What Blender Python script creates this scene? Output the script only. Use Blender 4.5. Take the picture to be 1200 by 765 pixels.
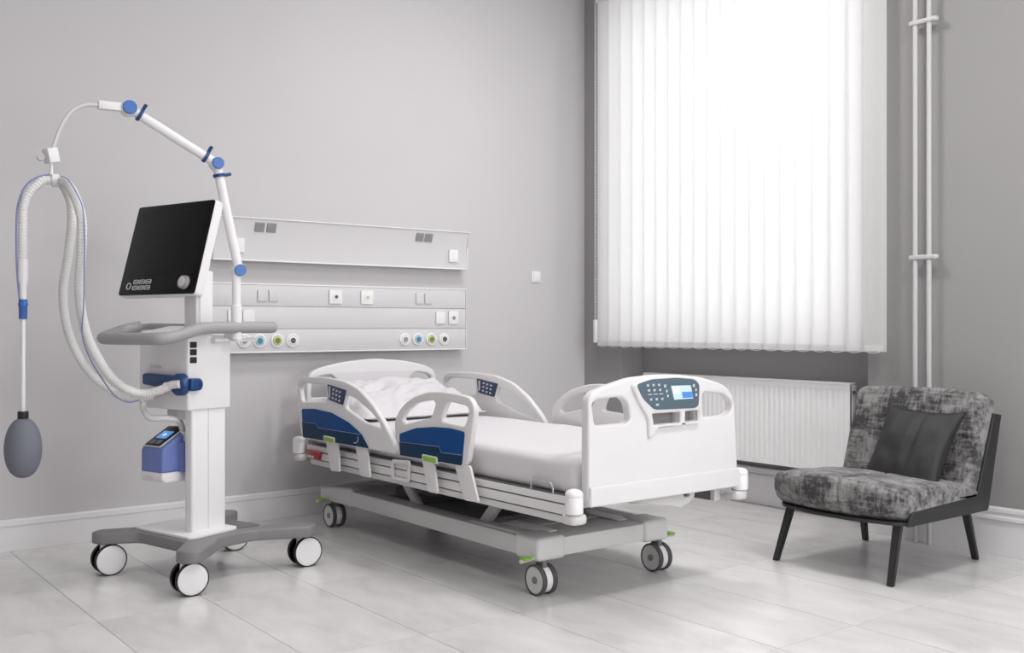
import bpy, bmesh, math, random
from mathutils import Vector, Matrix, noise
random.seed(4)
for o in list(bpy.data.objects): bpy.data.objects.remove(o)
S = bpy.context.scene
COL = S.collection

# ------------------------------------------------------------------ camera
cam = bpy.data.cameras.new('camera'); cam.sensor_width = 36.0; cam.lens = 1193/1200*36
cam.clip_start = 0.05; cam.clip_end = 100
cam.shift_y = -0.5/1200
camo = bpy.data.objects.new('camera', cam); COL.objects.link(camo)
camo.location = (0, 0, 1.1)
camo.rotation_euler = (math.pi/2, 0, math.atan2(1548, 1193))
S.camera = camo

# ------------------------------------------------------------------ world and daylight
W = bpy.data.worlds.new('sky'); S.world = W; W.use_nodes = True
W.node_tree.nodes['Background'].inputs[0].default_value = (0.93, 0.95, 1.0, 1)
W.node_tree.nodes['Background'].inputs[1].default_value = 1.0
def area_light(name, loc, size, rot, energy, color=(1, 1, 1)):
    l = bpy.data.lights.new(name, 'AREA'); l.shape = 'RECTANGLE'
    l.size, l.size_y = size; l.energy = energy; l.color = color
    o = bpy.data.objects.new(name, l); COL.objects.link(o)
    o.location = loc; o.rotation_euler = rot
    return o
# daylight outside the blind window and fill light through an added, unseen side window
area_light('daylight_blind_window', (-4.145, 5.12, 2.165), (2.0, 2.36), (-math.pi/2, 0, 0), 27.5, (1, .985, .985))
area_light('added_side_light', (1.75, 3.0, 2.0), (2.8, 2.6), (0, math.pi/2, 0), 128, (1, .985, .985))
S.view_settings.view_transform = 'Standard'
S.view_settings.look = 'None'
S.view_settings.exposure = 0.07
S.view_settings.gamma = 1.0
S.view_settings.use_curve_mapping = False
try:
    S.cycles.caustics_reflective = False; S.cycles.caustics_refractive = False; S.cycles.sample_clamp_indirect = 2.5
except Exception: pass

# ------------------------------------------------------------------ materials
def mat(name, col, rough=.5, metal=0., var=.03, scale=8., bump=0., bscale=60., spec=.5, coat=0., trans=0.):
    m = bpy.data.materials.new(name); m.use_nodes = True
    nt = m.node_tree; b = nt.nodes['Principled BSDF']
    b.inputs['Roughness'].default_value = rough; b.inputs['Metallic'].default_value = metal
    b.inputs['Specular IOR Level'].default_value = spec; b.inputs['Coat Weight'].default_value = coat
    b.inputs['Transmission Weight'].default_value = trans
    g = nt.nodes.new('ShaderNodeNewGeometry')
    n = nt.nodes.new('ShaderNodeTexNoise'); n.inputs['Scale'].default_value = scale; n.inputs['Detail'].default_value = 3
    nt.links.new(g.outputs['Position'], n.inputs['Vector'])
    r = nt.nodes.new('ShaderNodeValToRGB')
    r.color_ramp.elements[0].position = .3; r.color_ramp.elements[1].position = .7
    r.color_ramp.elements[0].color = tuple(max(0, c*(1-var)) for c in col)+(1,)
    r.color_ramp.elements[1].color = tuple(min(1, c*(1+var)) for c in col)+(1,)
    nt.links.new(n.outputs['Fac'], r.inputs['Fac']); nt.links.new(r.outputs['Color'], b.inputs['Base Color'])
    if bump:
        n2 = nt.nodes.new('ShaderNodeTexNoise'); n2.inputs['Scale'].default_value = bscale; n2.inputs['Detail'].default_value = 4
        nt.links.new(g.outputs['Position'], n2.inputs['Vector'])
        bp = nt.nodes.new('ShaderNodeBump'); bp.inputs['Strength'].default_value = bump; bp.inputs['Distance'].default_value = .01
        nt.links.new(n2.outputs['Fac'], bp.inputs['Height']); nt.links.new(bp.outputs['Normal'], b.inputs['Normal'])
    return m

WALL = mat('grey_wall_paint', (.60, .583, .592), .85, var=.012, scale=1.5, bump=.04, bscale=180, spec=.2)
WALLW = mat('shade_toned_wall_paint', (.325, .315, .316), .85, var=.012, scale=1.5, bump=.04, bscale=180, spec=.2)  # window wall's darker tone: its shade is put into the paint colour
CEIL = mat('white_ceiling_paint', (.8, .8, .8), .9, var=.01, spec=.2)
SKIRT = mat('white_skirting_paint', (.82, .805, .815), .5, var=.01)
GROUT = mat('grey_grout', (.42, .41, .4), .9, var=.05, scale=30)
WHITE = mat('white_plastic', (.84, .825, .835), .35, var=.008)
WHITE2 = mat('white_powder_coat', (.78, .77, .775), .4, var=.008)
BOARD = mat('white_board_plastic', (.76, .745, .76), .35, var=.008)
PANELW = mat('white_panel_enamel', (.66, .645, .66), .4, var=.008)
PANELE = mat('bright_panel_edge', (.84, .83, .84), .35, var=.008)
LGREY = mat('light_grey_plastic', (.66, .65, .645), .42, var=.01)
RAILG = mat('pale_grey_rail_plastic', (.76, .745, .745), .4, var=.01)
MGREY = mat('mid_grey_metal', (.56, .55, .55), .45, var=.015)
VBASE = mat('slate_grey_cart_plastic', (.215, .21, .215), .45, var=.015)
TYRE = mat('grey_tyre_rubber', (.075, .073, .073), .6, var=.03)
HUBG = mat('grey_hub', (.22, .215, .215), .5, var=.02)
DGREY = mat('dark_grey_metal', (.16, .157, .157), .5, var=.03)
HANDLE = mat('grey_handle_rubber', (.36, .355, .355), .45, var=.02)
BLACK = mat('black_rubber', (.012, .012, .013), .55, var=.1)
BLACKG = mat('black_glass', (.004, .004, .0045), .22, var=.05, spec=.18)
SCREEN = mat('black_screen_glass', (.009, .0085, .0085), .3, var=.05, spec=.15)
BLUE = mat('royal_blue_plastic', (.004, .062, .235), .5, var=.03, spec=.15)
NAVY = mat('dark_navy_plastic', (.006, .035, .085), .5, var=.05, spec=.15)
JBLUE = mat('joint_blue_plastic', (.045, .15, .46), .4, var=.02)
CONB = mat('connector_blue_plastic', (.008, .055, .19), .35, var=.04)
HUMB = mat('humidifier_blue_plastic', (.15, .205, .49), .45, var=.02)
KEYN = mat('keypad_navy', (.012, .03, .095), .35, var=.03)
PANSL = mat('control_panel_slate', (.10, .145, .18), .35, var=.02)
SYMB = mat('pale_symbol_print', (.55, .58, .66), .5, var=.02)
GREEN = mat('lime_green_plastic', (.24, .50, .02), .4, var=.02)
RED = mat('red_plastic', (.38, .015, .02), .4, var=.03)
LINEN = mat('white_linen', (.72, .70, .72), .9, var=.008, spec=.15, bump=.06, bscale=300)
HOSE = mat('translucent_grey_hose', (.80, .79, .785), .35, var=.02)
BULB = mat('slate_rubber_bulb', (.175, .185, .22), .6, var=.03, spec=.3)
LINEB = mat('pale_blue_tubing', (.22, .27, .50), .35, var=.02)
CHROME = mat('brushed_steel', (.6, .6, .6), .25, metal=.9, var=.02)
CHBLK = mat('black_painted_metal', (.022, .0215, .0215), .5, var=.06, scale=20)
LEATH = mat('dark_leather', (.013, .012, .012), .55, var=.15, scale=9, bump=.12, bscale=240)
PIPE = mat('white_pipe_paint', (.53, .515, .52), .4, var=.01)
RADW = mat('radiator_enamel', (.90, .89, .895), .35, var=.006)
VENTG = mat('grey_grille', (.33, .325, .33), .5, var=.02)
CYL = mat('lime_pale', (.55, .62, .28), .5)
CBLU = mat('sky_blue_ring', (.42, .62, .72), .45)
CGRY = mat('outlet_grey', (.30, .29, .30), .5)
CDBL = mat('outlet_blue', (.08, .22, .33), .45)
COLV = mat('outlet_olive', (.20, .24, .06), .5)
CDRK = mat('outlet_dark', (.10, .10, .085), .5)

def tile_mat():
    m = bpy.data.materials.new('grey_marble_tile'); m.use_nodes = True
    nt = m.node_tree; b = nt.nodes['Principled BSDF']; L = nt.links.new
    g = nt.nodes.new('ShaderNodeNewGeometry'); oi = nt.nodes.new('ShaderNodeObjectInfo')
    add = nt.nodes.new('ShaderNodeVectorMath'); add.operation = 'MULTIPLY_ADD'
    cmb = nt.nodes.new('ShaderNodeCombineXYZ'); L(oi.outputs['Random'], cmb.inputs['X']); L(oi.outputs['Random'], cmb.inputs['Z'])
    add.inputs[1].default_value = (7, 3, 5); L(cmb.outputs[0], add.inputs[0]); L(g.outputs['Position'], add.inputs[2])
    mp = nt.nodes.new('ShaderNodeMapping'); mp.inputs['Scale'].default_value = (1.3, 3.0, 1); mp.inputs['Rotation'].default_value = (0, 0, .5)
    L(add.outputs[0], mp.inputs['Vector'])
    n1 = nt.nodes.new('ShaderNodeTexNoise'); n1.inputs['Scale'].default_value = 2.4; n1.inputs['Detail'].default_value = 6; n1.inputs['Roughness'].default_value = .58; n1.inputs['Distortion'].default_value = .35
    L(mp.outputs[0], n1.inputs['Vector'])
    r = nt.nodes.new('ShaderNodeValToRGB'); e = r.color_ramp.elements
    e[0].position = .28; e[0].color = (.62, .605, .595, 1); e[1].position = .72; e[1].color = (.775, .76, .755, 1)
    k = e.new(.5); k.color = (.715, .70, .695, 1)
    L(n1.outputs['Fac'], r.inputs['Fac'])
    mul = nt.nodes.new('ShaderNodeMixRGB'); mul.blend_type = 'MULTIPLY'; mul.inputs[0].default_value = 1
    mr = nt.nodes.new('ShaderNodeMapRange'); mr.inputs['To Min'].default_value = .97; mr.inputs['To Max'].default_value = 1.02
    L(oi.outputs['Random'], mr.inputs['Value']); L(r.outputs[0], mul.inputs[1]); L(mr.outputs[0], mul.inputs[2])
    L(mul.outputs[0], b.inputs['Base Color'])
    b.inputs['Roughness'].default_value = .25
    b.inputs['Specular IOR Level'].default_value = .5
    return m
TILE = tile_mat()

def blind_mat():
    m = bpy.data.materials.new('white_blind_fabric'); m.use_nodes = True
    nt = m.node_tree; L = nt.links.new
    for n in list(nt.nodes): nt.nodes.remove(n)
    out = nt.nodes.new('ShaderNodeOutputMaterial'); mix = nt.nodes.new('ShaderNodeMixShader'); mix.inputs[0].default_value = .5
    d = nt.nodes.new('ShaderNodeBsdfDiffuse'); t = nt.nodes.new('ShaderNodeBsdfTranslucent')
    g = nt.nodes.new('ShaderNodeNewGeometry'); mp = nt.nodes.new('ShaderNodeMapping'); mp.inputs['Scale'].default_value = (300, 300, 14)
    n = nt.nodes.new('ShaderNodeTexNoise'); n.inputs['Scale'].default_value = 1
    L(g.outputs['Position'], mp.inputs['Vector']); L(mp.outputs[0], n.inputs['Vector'])
    r = nt.nodes.new('ShaderNodeValToRGB'); r.color_ramp.elements[0].color = (.83, .82, .82, 1); r.color_ramp.elements[1].color = (.89, .88, .88, 1)
    L(n.outputs['Fac'], r.inputs['Fac']); L(r.outputs[0], d.inputs['Color']); L(r.outputs[0], t.inputs['Color'])
    L(d.outputs[0], mix.inputs[1]); L(t.outputs[0], mix.inputs[2]); L(mix.outputs[0], out.inputs['Surface'])
    return m
BLIND = blind_mat()

def glass_mat():
    m = bpy.data.materials.new('window_glass'); m.use_nodes = True
    nt = m.node_tree; L = nt.links.new
    for n in list(nt.nodes): nt.nodes.remove(n)
    out = nt.nodes.new('ShaderNodeOutputMaterial'); mix = nt.nodes.new('ShaderNodeMixShader')
    t = nt.nodes.new('ShaderNodeBsdfTransparent'); gl = nt.nodes.new('ShaderNodeBsdfGlossy'); gl.inputs['Roughness'].default_value = .02
    fr = nt.nodes.new('ShaderNodeFresnel'); fr.inputs[0].default_value = 1.3
    t.inputs['Color'].default_value = (.96, .97, .97, 1)
    L(fr.outputs[0], mix.inputs[0]); L(t.outputs[0], mix.inputs[1]); L(gl.outputs[0], mix.inputs[2]); L(mix.outputs[0], out.inputs['Surface'])
    return m
GLASS = glass_mat()

def velvet_mat():
    m = bpy.data.materials.new('mottled_grey_velvet'); m.use_nodes = True
    nt = m.node_tree; b = nt.nodes['Principled BSDF']; L = nt.links.new
    g = nt.nodes.new('ShaderNodeNewGeometry')
    def nz(sc, scale, det, rough):
        mp = nt.nodes.new('ShaderNodeMapping'); mp.inputs['Scale'].default_value = sc; L(g.outputs['Position'], mp.inputs['Vector'])
        n = nt.nodes.new('ShaderNodeTexNoise'); n.inputs['Scale'].default_value = scale; n.inputs['Detail'].default_value = det; n.inputs['Roughness'].default_value = rough
        L(mp.outputs[0], n.inputs['Vector']); return n
    n1 = nz((1, 1, 1), 7.5, 8, .7); n2 = nz((10, 55, 75), 1, 4, .6); n3 = nz((80, 30, 16), 1, 4, .6)
    def madd(a, k, b_):
        m_ = nt.nodes.new('ShaderNodeMath'); m_.operation = 'MULTIPLY_ADD'; m_.inputs[1].default_value = k; L(a, m_.inputs[0]); L(b_, m_.inputs[2]); return m_.outputs[0]
    ad = madd(n3.outputs['Fac'], .34, madd(n2.outputs['Fac'], .34, n1.outputs['Fac']))
    r = nt.nodes.new('ShaderNodeValToRGB'); e = r.color_ramp.elements
    e[0].position = .74; e[0].color = (.045, .043, .043, 1); e[1].position = .95; e[1].color = (.28, .272, .272, 1)
    k = e.new(.82); k.color = (.145, .14, .14, 1)
    L(ad, r.inputs['Fac']); L(r.outputs[0], b.inputs['Base Color'])
    b.inputs['Roughness'].default_value = .8; b.inputs['Sheen Weight'].default_value = .25; b.inputs['Specular IOR Level'].default_value = .2
    bp = nt.nodes.new('ShaderNodeBump'); bp.inputs['Strength'].default_value = .25; bp.inputs['Distance'].default_value = .006
    L(n1.outputs['Fac'], bp.inputs['Height']); L(bp.outputs['Normal'], b.inputs['Normal'])
    return m
VELVET = velvet_mat()

def emit_mat(name, col, strength):
    m = bpy.data.materials.new(name); m.use_nodes = True
    b = m.node_tree.nodes['Principled BSDF']
    b.inputs['Base Color'].default_value = tuple(c*.3 for c in col)+(1,)
    b.inputs['Emission Color'].default_value = tuple(col)+(1,); b.inputs['Emission Strength'].default_value = strength
    b.inputs['Roughness'].default_value = .25
    return m
LCD = emit_mat('lcd_pale_blue', (.62, .80, .95), .75)
LCDB = emit_mat('lcd_blue', (.10, .32, .80), .7)
LCDW = emit_mat('lcd_white', (.92, .95, 1.0), .8)

# ------------------------------------------------------------------ helpers
WM = {}
def thing(name, label, cat, loc=(0, 0, 0), rz=0., group=None):
    o = bpy.data.objects.new(name, None); COL.objects.link(o)
    o.empty_display_size = .1; o.location = loc; o.rotation_euler = (0, 0, rz)
    WM[o] = Matrix.Translation(loc) @ Matrix.Rotation(rz, 4, 'Z')
    o['label'] = label; o['category'] = cat
    if group: o['group'] = group
    return o
def tag(o, label, cat, group=None):
    o['label'] = label; o['category'] = cat
    if group: o['group'] = group
    return o
def put(name, me, m, parent=None, smooth=None, label=None):
    """mesh in world coordinates -> object with its origin at the middle of its bottom"""
    vs = me.vertices
    lo = [min(v.co[i] for v in vs) for i in range(3)]; hi = [max(v.co[i] for v in vs) for i in range(3)]
    c = Vector(((lo[0]+hi[0])/2, (lo[1]+hi[1])/2, lo[2]))
    me.transform(Matrix.Translation(-c))
    me.materials.clear(); me.materials.append(m)
    me.name = name
    if smooth is not None:
        me.polygons.foreach_set('use_smooth', [True]*len(me.polygons))
        if smooth < 180: me.set_sharp_from_angle(angle=math.radians(smooth))
    me.update()
    o = bpy.data.objects.new(name, me); COL.objects.link(o)
    o.location = c; WM[o] = Matrix.Translation(c)
    if parent is not None:
        o.parent = parent; o.matrix_parent_inverse = WM[parent].inverted()
    if label: o['label'] = label
    return o
def obj(name, bm, m, parent=None, smooth=None, label=None, M=None):
    if M is not None: bm.transform(M)
    bmesh.ops.recalc_face_normals(bm, faces=bm.faces[:])
    me = bpy.data.meshes.new(name); bm.to_mesh(me); bm.free()
    return put(name, me, m, parent, smooth, label)
def kids(o): return [c for c in bpy.data.objects if c.parent == o]
def dup(o, delta, parent=None, top=True):
    c = o.copy(); COL.objects.link(c)
    c.location = o.location + Vector(delta)
    WM[c] = Matrix.Translation(Vector(delta)) @ WM[o]
    if parent is None and top: parent = o.parent
    if parent is not None:
        c.parent = parent; c.matrix_parent_inverse = WM[parent].inverted()
    for k in kids(o): dup(k, delta, c, False)
    return c
def struct(o): o['kind'] = 'structure'; return o

def box(bm, x0, x1, y0, y1, z0, z1, bev=0., seg=2):
    vs = [bm.verts.new((x, y, z)) for x in (x0, x1) for y in (y0, y1) for z in (z0, z1)]
    fs = [bm.faces.new([vs[i] for i in f]) for f in ((0, 1, 3, 2), (4, 6, 7, 5), (0, 4, 5, 1), (2, 3, 7, 6), (0, 2, 6, 4), (1, 5, 7, 3))]
    if bev > 0:
        es = list({e for f in fs for e in f.edges})
        bmesh.ops.bevel(bm, geom=es, offset=bev, segments=seg, profile=.5, affect='EDGES')
def bbox(name, x0, x1, y0, y1, z0, z1, m, parent=None, bev=0., M=None, seg=2, label=None):
    bm = bmesh.new(); box(bm, x0, x1, y0, y1, z0, z1, bev, seg)
    return obj(name, bm, m, parent, 40 if bev else None, label, M)
def frame_of(d):
    d = d.normalized(); a = Vector((0, 0, 1)) if abs(d.z) < .9 else Vector((1, 0, 0))
    s = d.cross(a).normalized(); return s, d.cross(s).normalized()
def cyl(bm, p0, p1, r0, r1=None, seg=20, caps=True):
    p0, p1 = Vector(p0), Vector(p1); r1 = r0 if r1 is None else r1
    s, t = frame_of(p1-p0)
    a = [bm.verts.new(p0+r0*(math.cos(2*math.pi*i/seg)*s+math.sin(2*math.pi*i/seg)*t)) for i in range(seg)]
    b = [bm.verts.new(p1+r1*(math.cos(2*math.pi*i/seg)*s+math.sin(2*math.pi*i/seg)*t)) for i in range(seg)]
    for i in range(seg): bm.faces.new((a[i], a[(i+1) % seg], b[(i+1) % seg], b[i]))
    if caps: bm.faces.new(a[::-1]); bm.faces.new(b)
def lathe(bm, p0, d, prof, seg=24):
    """prof: list of (distance along d, radius)"""
    p0 = Vector(p0); d = Vector(d).normalized(); s, t = frame_of(d); rings = []
    for h, r in prof:
        rings.append([bm.verts.new(p0+d*h+max(r, 1e-5)*(math.cos(2*math.pi*i/seg)*s+math.sin(2*math.pi*i/seg)*t)) for i in range(seg)])
    for a, b in zip(rings, rings[1:]):
        for i in range(seg): bm.faces.new((a[i], a[(i+1) % seg], b[(i+1) % seg], b[i]))
    bm.faces.new(rings[0][::-1]); bm.faces.new(rings[-1])
def crom(pts, n=8, closed=False):
    P = [Vector(p) for p in pts]; out = []; N = len(P)
    for i in range(N if closed else N-1):
        if closed: a, b, c, d = P[i-1], P[i], P[(i+1) % N], P[(i+2) % N]
        else: a, b, c, d = P[max(i-1, 0)], P[i], P[i+1], P[min(i+2, N-1)]
        for k in range(n):
            t = k/n
            out.append(.5*((2*b)+(c-a)*t+(2*a-5*b+4*c-d)*t*t+(3*b-a-3*c+d)*t*t*t))
    if not closed: out.append(P[-1])
    return out
def tube(bm, pts, r, seg=12, rfun=None, caps=True):
    pts = [Vector(p) for p in pts]; rings = []; s = None
    for i, p in enumerate(pts):
        d = (pts[min(i+1, len(pts)-1)]-pts[max(i-1, 0)]).normalized()
        if s is None: s, t = frame_of(d)
        else:
            s = (s-d*s.dot(d)).normalized(); t = d.cross(s)
        rr = rfun(i) if rfun else r
        rings.append([bm.verts.new(p+rr*(math.cos(2*math.pi*k/seg)*s+math.sin(2*math.pi*k/seg)*t)) for k in range(seg)])
    for a, b in zip(rings, rings[1:]):
        for i in range(seg): bm.faces.new((a[i], a[(i+1) % seg], b[(i+1) % seg], b[i]))
    if caps: bm.faces.new(rings[0][::-1]); bm.faces.new(rings[-1])
def resample(pts, step):
    out = [pts[0].copy()]; acc = 0
    for a, b in zip(pts, pts[1:]):
        L = (b-a).length; 
        while acc+L >= step:
            t = (step-acc)/L; a = a.lerp(b, t); out.append(a.copy()); L = (b-a).length; acc = 0
        acc += L
    return out
def fillet(pts, r, n=4):
    out = []; N = len(pts)
    for i in range(N):
        p = Vector(pts[i]); a = Vector(pts[i-1]); b = Vector(pts[(i+1) % N])
        rr = r[i] if isinstance(r, (list, tuple)) else r
        da = (a-p); db = (b-p); k = min(rr, da.length*.45, db.length*.45)
        if k < 1e-4: out.append(p); continue
        p0 = p+da.normalized()*k; p1 = p+db.normalized()*k
        for j in range(n+1):
            t = j/n; out.append((1-t)**2*p0+2*t*(1-t)*p+t*t*p1)
    return out
def plate(name, loops, depth, bev, m, parent, M, res=2, smooth=40, label=None):
    """closed 2D loops (first the outline, then holes) -> rounded slab of real thickness, mapped by M"""
    cu = bpy.data.curves.new('tmp', 'CURVE'); cu.dimensions = '2D'; cu.fill_mode = 'BOTH'
    cu.extrude = max(depth/2-bev, 0); cu.bevel_depth = bev; cu.bevel_resolution = res; cu.offset = -bev
    for lp in loops:
        sp = cu.splines.new('POLY'); sp.points.add(len(lp)-1)
        for q, p in zip(sp.points, lp): q.co = (p[0], p[1], 0, 1)
        sp.use_cyclic_u = True
    o = bpy.data.objects.new('tmp', cu); COL.objects.link(o)
    me = bpy.data.meshes.new_from_object(o.evaluated_get(bpy.context.evaluated_depsgraph_get()))
    bpy.data.objects.remove(o); bpy.data.curves.remove(cu)
    bm = bmesh.new(); bm.from_mesh(me); bpy.data.meshes.remove(me)
    bmesh.ops.remove_doubles(bm, verts=bm.verts[:], dist=1e-5)
    bm.transform(M)
    return obj(name, bm, m, parent, smooth, label)
def MXZ(y): return Matrix(((1, 0, 0, 0), (0, 0, -1, y), (0, 1, 0, 0), (0, 0, 0, 1)))
def MYZ(x): return Matrix(((0, 0, 1, x), (1, 0, 0, 0), (0, 1, 0, 0), (0, 0, 0, 1)))
def MXY(z): return Matrix.Translation((0, 0, z))
def cube_grid(nx, ny, nz):
    """surface grid of the cube [-1,1]^3 -> verts, faces"""
    idx = {}; V = []; F = []
    def v(i, j, k):
        if (i, j, k) not in idx:
            idx[(i, j, k)] = len(V); V.append(Vector((2*i/nx-1, 2*j/ny-1, 2*k/nz-1)))
        return idx[(i, j, k)]
    for i in range(nx):
        for j in range(ny):
            F.append((v(i, j, 0), v(i, j+1, 0), v(i+1, j+1, 0), v(i+1, j, 0)))
            F.append((v(i, j, nz), v(i+1, j, nz), v(i+1, j+1, nz), v(i, j+1, nz)))
    for i in range(nx):
        for k in range(nz):
            F.append((v(i, 0, k), v(i+1, 0, k), v(i+1, 0, k+1), v(i, 0, k+1)))
            F.append((v(i, ny, k), v(i, ny, k+1), v(i+1, ny, k+1), v(i+1, ny, k)))
    for j in range(ny):
        for k in range(nz):
            F.append((v(0, j, k), v(0, j, k+1), v(0, j+1, k+1), v(0, j+1, k)))
            F.append((v(nx, j, k), v(nx, j+1, k), v(nx, j+1, k+1), v(nx, j, k+1)))
    return V, F
def soft_box(name, size, r, grid, fn, m, parent=None, M=None, label=None, smooth=180):
    V, F = cube_grid(*grid); h = Vector(size)/2; out = []
    for c in V:
        p = Vector((c.x*h.x, c.y*h.y, c.z*h.z))
        q = Vector([max(-(h[i]-r), min(h[i]-r, p[i])) for i in range(3)])
        d = p-q
        if d.length > 1e-7: p = q+d.normalized()*r
        out.append(fn(c, p) if fn else p)
    me = bpy.data.meshes.new(name); me.from_pydata(out, [], F)
    if M is not None: me.transform(M)
    me.update()
    return put(name, me, m, parent, smooth, label)

# ------------------------------------------------------------------ the room
XW, YW = -5.44, 4.845            # head wall, window wall
XR, YB, ZC = 1.25, -1.7, 3.6     # side wall, back wall, ceiling
T = .3
floor = struct(bbox('floor', XW-T, XR+T, YB-T, YW+.5, -.15, -.004, GROUT))
floor['label'] = 'pale grey marble tile floor'; 
TY, TX = .4375, .875
full = {}
yk = [1.093+TY*k for k in range(-7, 11)]; xk = [-3.07+TX*k for k in range(-3, 6)]
bm0 = bmesh.new(); box(bm0, -3.07, -3.07+TX-.0016, 1.093, 1.093+TY-.0028, -.004, 0)
src = None
for y0 in yk:
    for x0 in xk:
        x1, y1 = x0+TX-.0016, y0+TY-.0028
        ymax = 5.05 if (x0 > -5.0 and x1 < -3.2) else YW
        a0, a1, b0, b1 = max(x0, XW), min(x1, XR), max(y0, YB), min(y1, 5.05)
        if a1-a0 < .02 or b1-b0 < .02: continue
        if (a0, a1, b0, b1) == (x0, x1, y0, y1):
            if src is None: src = bbox('tile', x0, x1, y0, y1, -.004, 0, TILE, floor)
            else: dup(src, (x0-sx, y0-sy, 0))
            if len(full) == 0: sx, sy = x0, y0; full[0] = 1
        else: bbox('tile', a0, a1, b0, b1, -.004, 0, TILE, floor)
bm0.free()
struct(bbox('ceiling', XW-T, XR+T, YB-T, YW+.5, ZC, ZC+.2, CEIL))['label'] = 'plain white ceiling'
struct(bbox('wall_left', XW-T, XW, YB-T, YW+.5, -.004, ZC, WALL))['label'] = 'plain grey wall behind the bed head'
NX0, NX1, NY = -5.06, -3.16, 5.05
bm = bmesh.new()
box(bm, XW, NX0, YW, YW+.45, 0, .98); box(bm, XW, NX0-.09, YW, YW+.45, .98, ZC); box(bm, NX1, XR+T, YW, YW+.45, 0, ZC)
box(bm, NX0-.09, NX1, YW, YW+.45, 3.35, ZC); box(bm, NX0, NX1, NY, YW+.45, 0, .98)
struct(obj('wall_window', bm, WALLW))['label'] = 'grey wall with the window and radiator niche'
bm = bmesh.new()
box(bm, XR, XR+T, YB-T, 1.6, 0, ZC); box(bm, XR, XR+T, 4.4, YW, 0, ZC)
box(bm, XR, XR+T, 1.6, 4.4, 0, .75); box(bm, XR, XR+T, 1.6, 4.4, 3.3, ZC)
struct(obj('wall_right', bm, WALL))['label'] = 'grey side wall with an added window opening'
struct(bbox('wall_back', XW, XR, YB-T, YB, 0, ZC, WALL))['label'] = 'grey wall opposite the window wall'
def window(name, bars, label):
    """bars: list of boxes; last tuple is the glass"""
    bm = bmesh.new()
    for b in bars[:-1]: box(bm, *b)
    o = struct(obj(name, bm, WHITE2)); o['label'] = label
    bbox('pane', *bars[-1], GLASS, o)
y0, y1 = 4.985, 5.04; NXW = NX0-.09
window('window_1', [(NXW, NXW+.03, y0, y1, .98, 3.35), (NX1-.03, NX1, y0, y1, .98, 3.35), (NXW+.03, NX1-.03, y0, y1, .98, 1.005), (NXW+.03, NX1-.03, y0, y1, 3.32, 3.35),
                    (NXW+.03, NX1-.03, 5.012, 5.018, 1.005, 3.32)], 'white framed window behind the vertical blind')
x0, x1 = 1.38, 1.44  # side window added out of view to bring in light
window('added_window', [(x0, x1, 1.6, 1.66, .75, 3.3), (x0, x1, 4.34, 4.4, .75, 3.3), (x0, x1, 1.66, 4.34, .75, .81), (x0, x1, 1.66, 4.34, 3.24, 3.3), (x0, x1, 2.97, 3.03, .81, 3.24),
                    (1.407, 1.413, 1.66, 4.34, .81, 3.24)], 'white framed window added in the unseen side wall to let in light')
def skirting(name, prof, p0, p1, n, m, label):
    """prof (out, z) extruded from p0 to p1 along the wall, n = outward direction"""
    bm = bmesh.new(); p0, p1, n = Vector(p0), Vector(p1), Vector(n)
    a = [bm.verts.new(p0+n*o+Vector((0, 0, z))) for o, z in prof]; b = [bm.verts.new(p1+n*o+Vector((0, 0, z))) for o, z in prof]
    k = len(prof)
    for i in range(k): bm.faces.new((a[i], a[(i+1) % k], b[(i+1) % k], b[i]))
    bm.faces.new(a[::-1]); bm.faces.new(b)
    o = struct(obj(name, bm, m)); o['label'] = label; return o
PL = [(0, .0005), (.016, .0005), (.016, .122), (.022, .126), (.022, .150), (.018, .156), (0, .156)]
skirting('baseboard_left', PL, (XW, YB, 0), (XW, YW, 0), (1, 0, 0), SKIRT, 'white skirting board along the head wall')
PW = [(0, .0005), (.014, .0005), (.014, .168), (.028, .172), (.028, .186), (.016, .192), (.016, .206), (.026, .21), (.026, .226), (.02, .232), (0, .232)]
skirting('baseboard_window', PW, (NX1+.0, YW, 0), (XR, YW, 0), (0, -1, 0), SKIRT, 'white moulded skirting board right of the radiator niche')
skirting('baseboard_niche', PW, (NX0, NY, 0), (NX1, NY, 0), (0, -1, 0), SKIRT, 'white skirting board inside the radiator niche')
skirting('baseboard_corner', PW, (XW+.022, YW, 0), (NX0, YW, 0), (0, -1, 0), SKIRT, 'white skirting board in the room corner left of the niche')

# ------------------------------------------------------------------ ceiling panels added out of view to fill the room with light
for i, (lx_, ly_, pw_) in enumerate(((-3.2, .7, 9), (-1.2, .9, 20), (-3.6, 3.35, 29), (-1.2, 3.3, 38))):
    cl_ = thing('added_fill_panel', 'added square ceiling panel for fill light '+('left of', 'right of')[i % 2]+' the room middle, '+('far from', 'near')[i//2]+' the window wall', 'fill light', (lx_, ly_, ZC-.04), group='added ceiling fill lights')
    bbox('fill_panel_frame', lx_-.31, lx_+.31, ly_-.31, ly_+.31, ZC-.04, ZC-.001, WHITE2, cl_, .004)
    bbox('fill_panel_glow', lx_-.29, lx_+.29, ly_-.29, ly_+.29, ZC-.046, ZC-.038, emit_mat('fill_panel_emitter', (1, .98, .97), pw_*.1), cl_)
    area_light('added_fill_light', (lx_, ly_, ZC-.05), (.58, .58), (0, 0, 0), pw_, (1, .985, .975))

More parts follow.
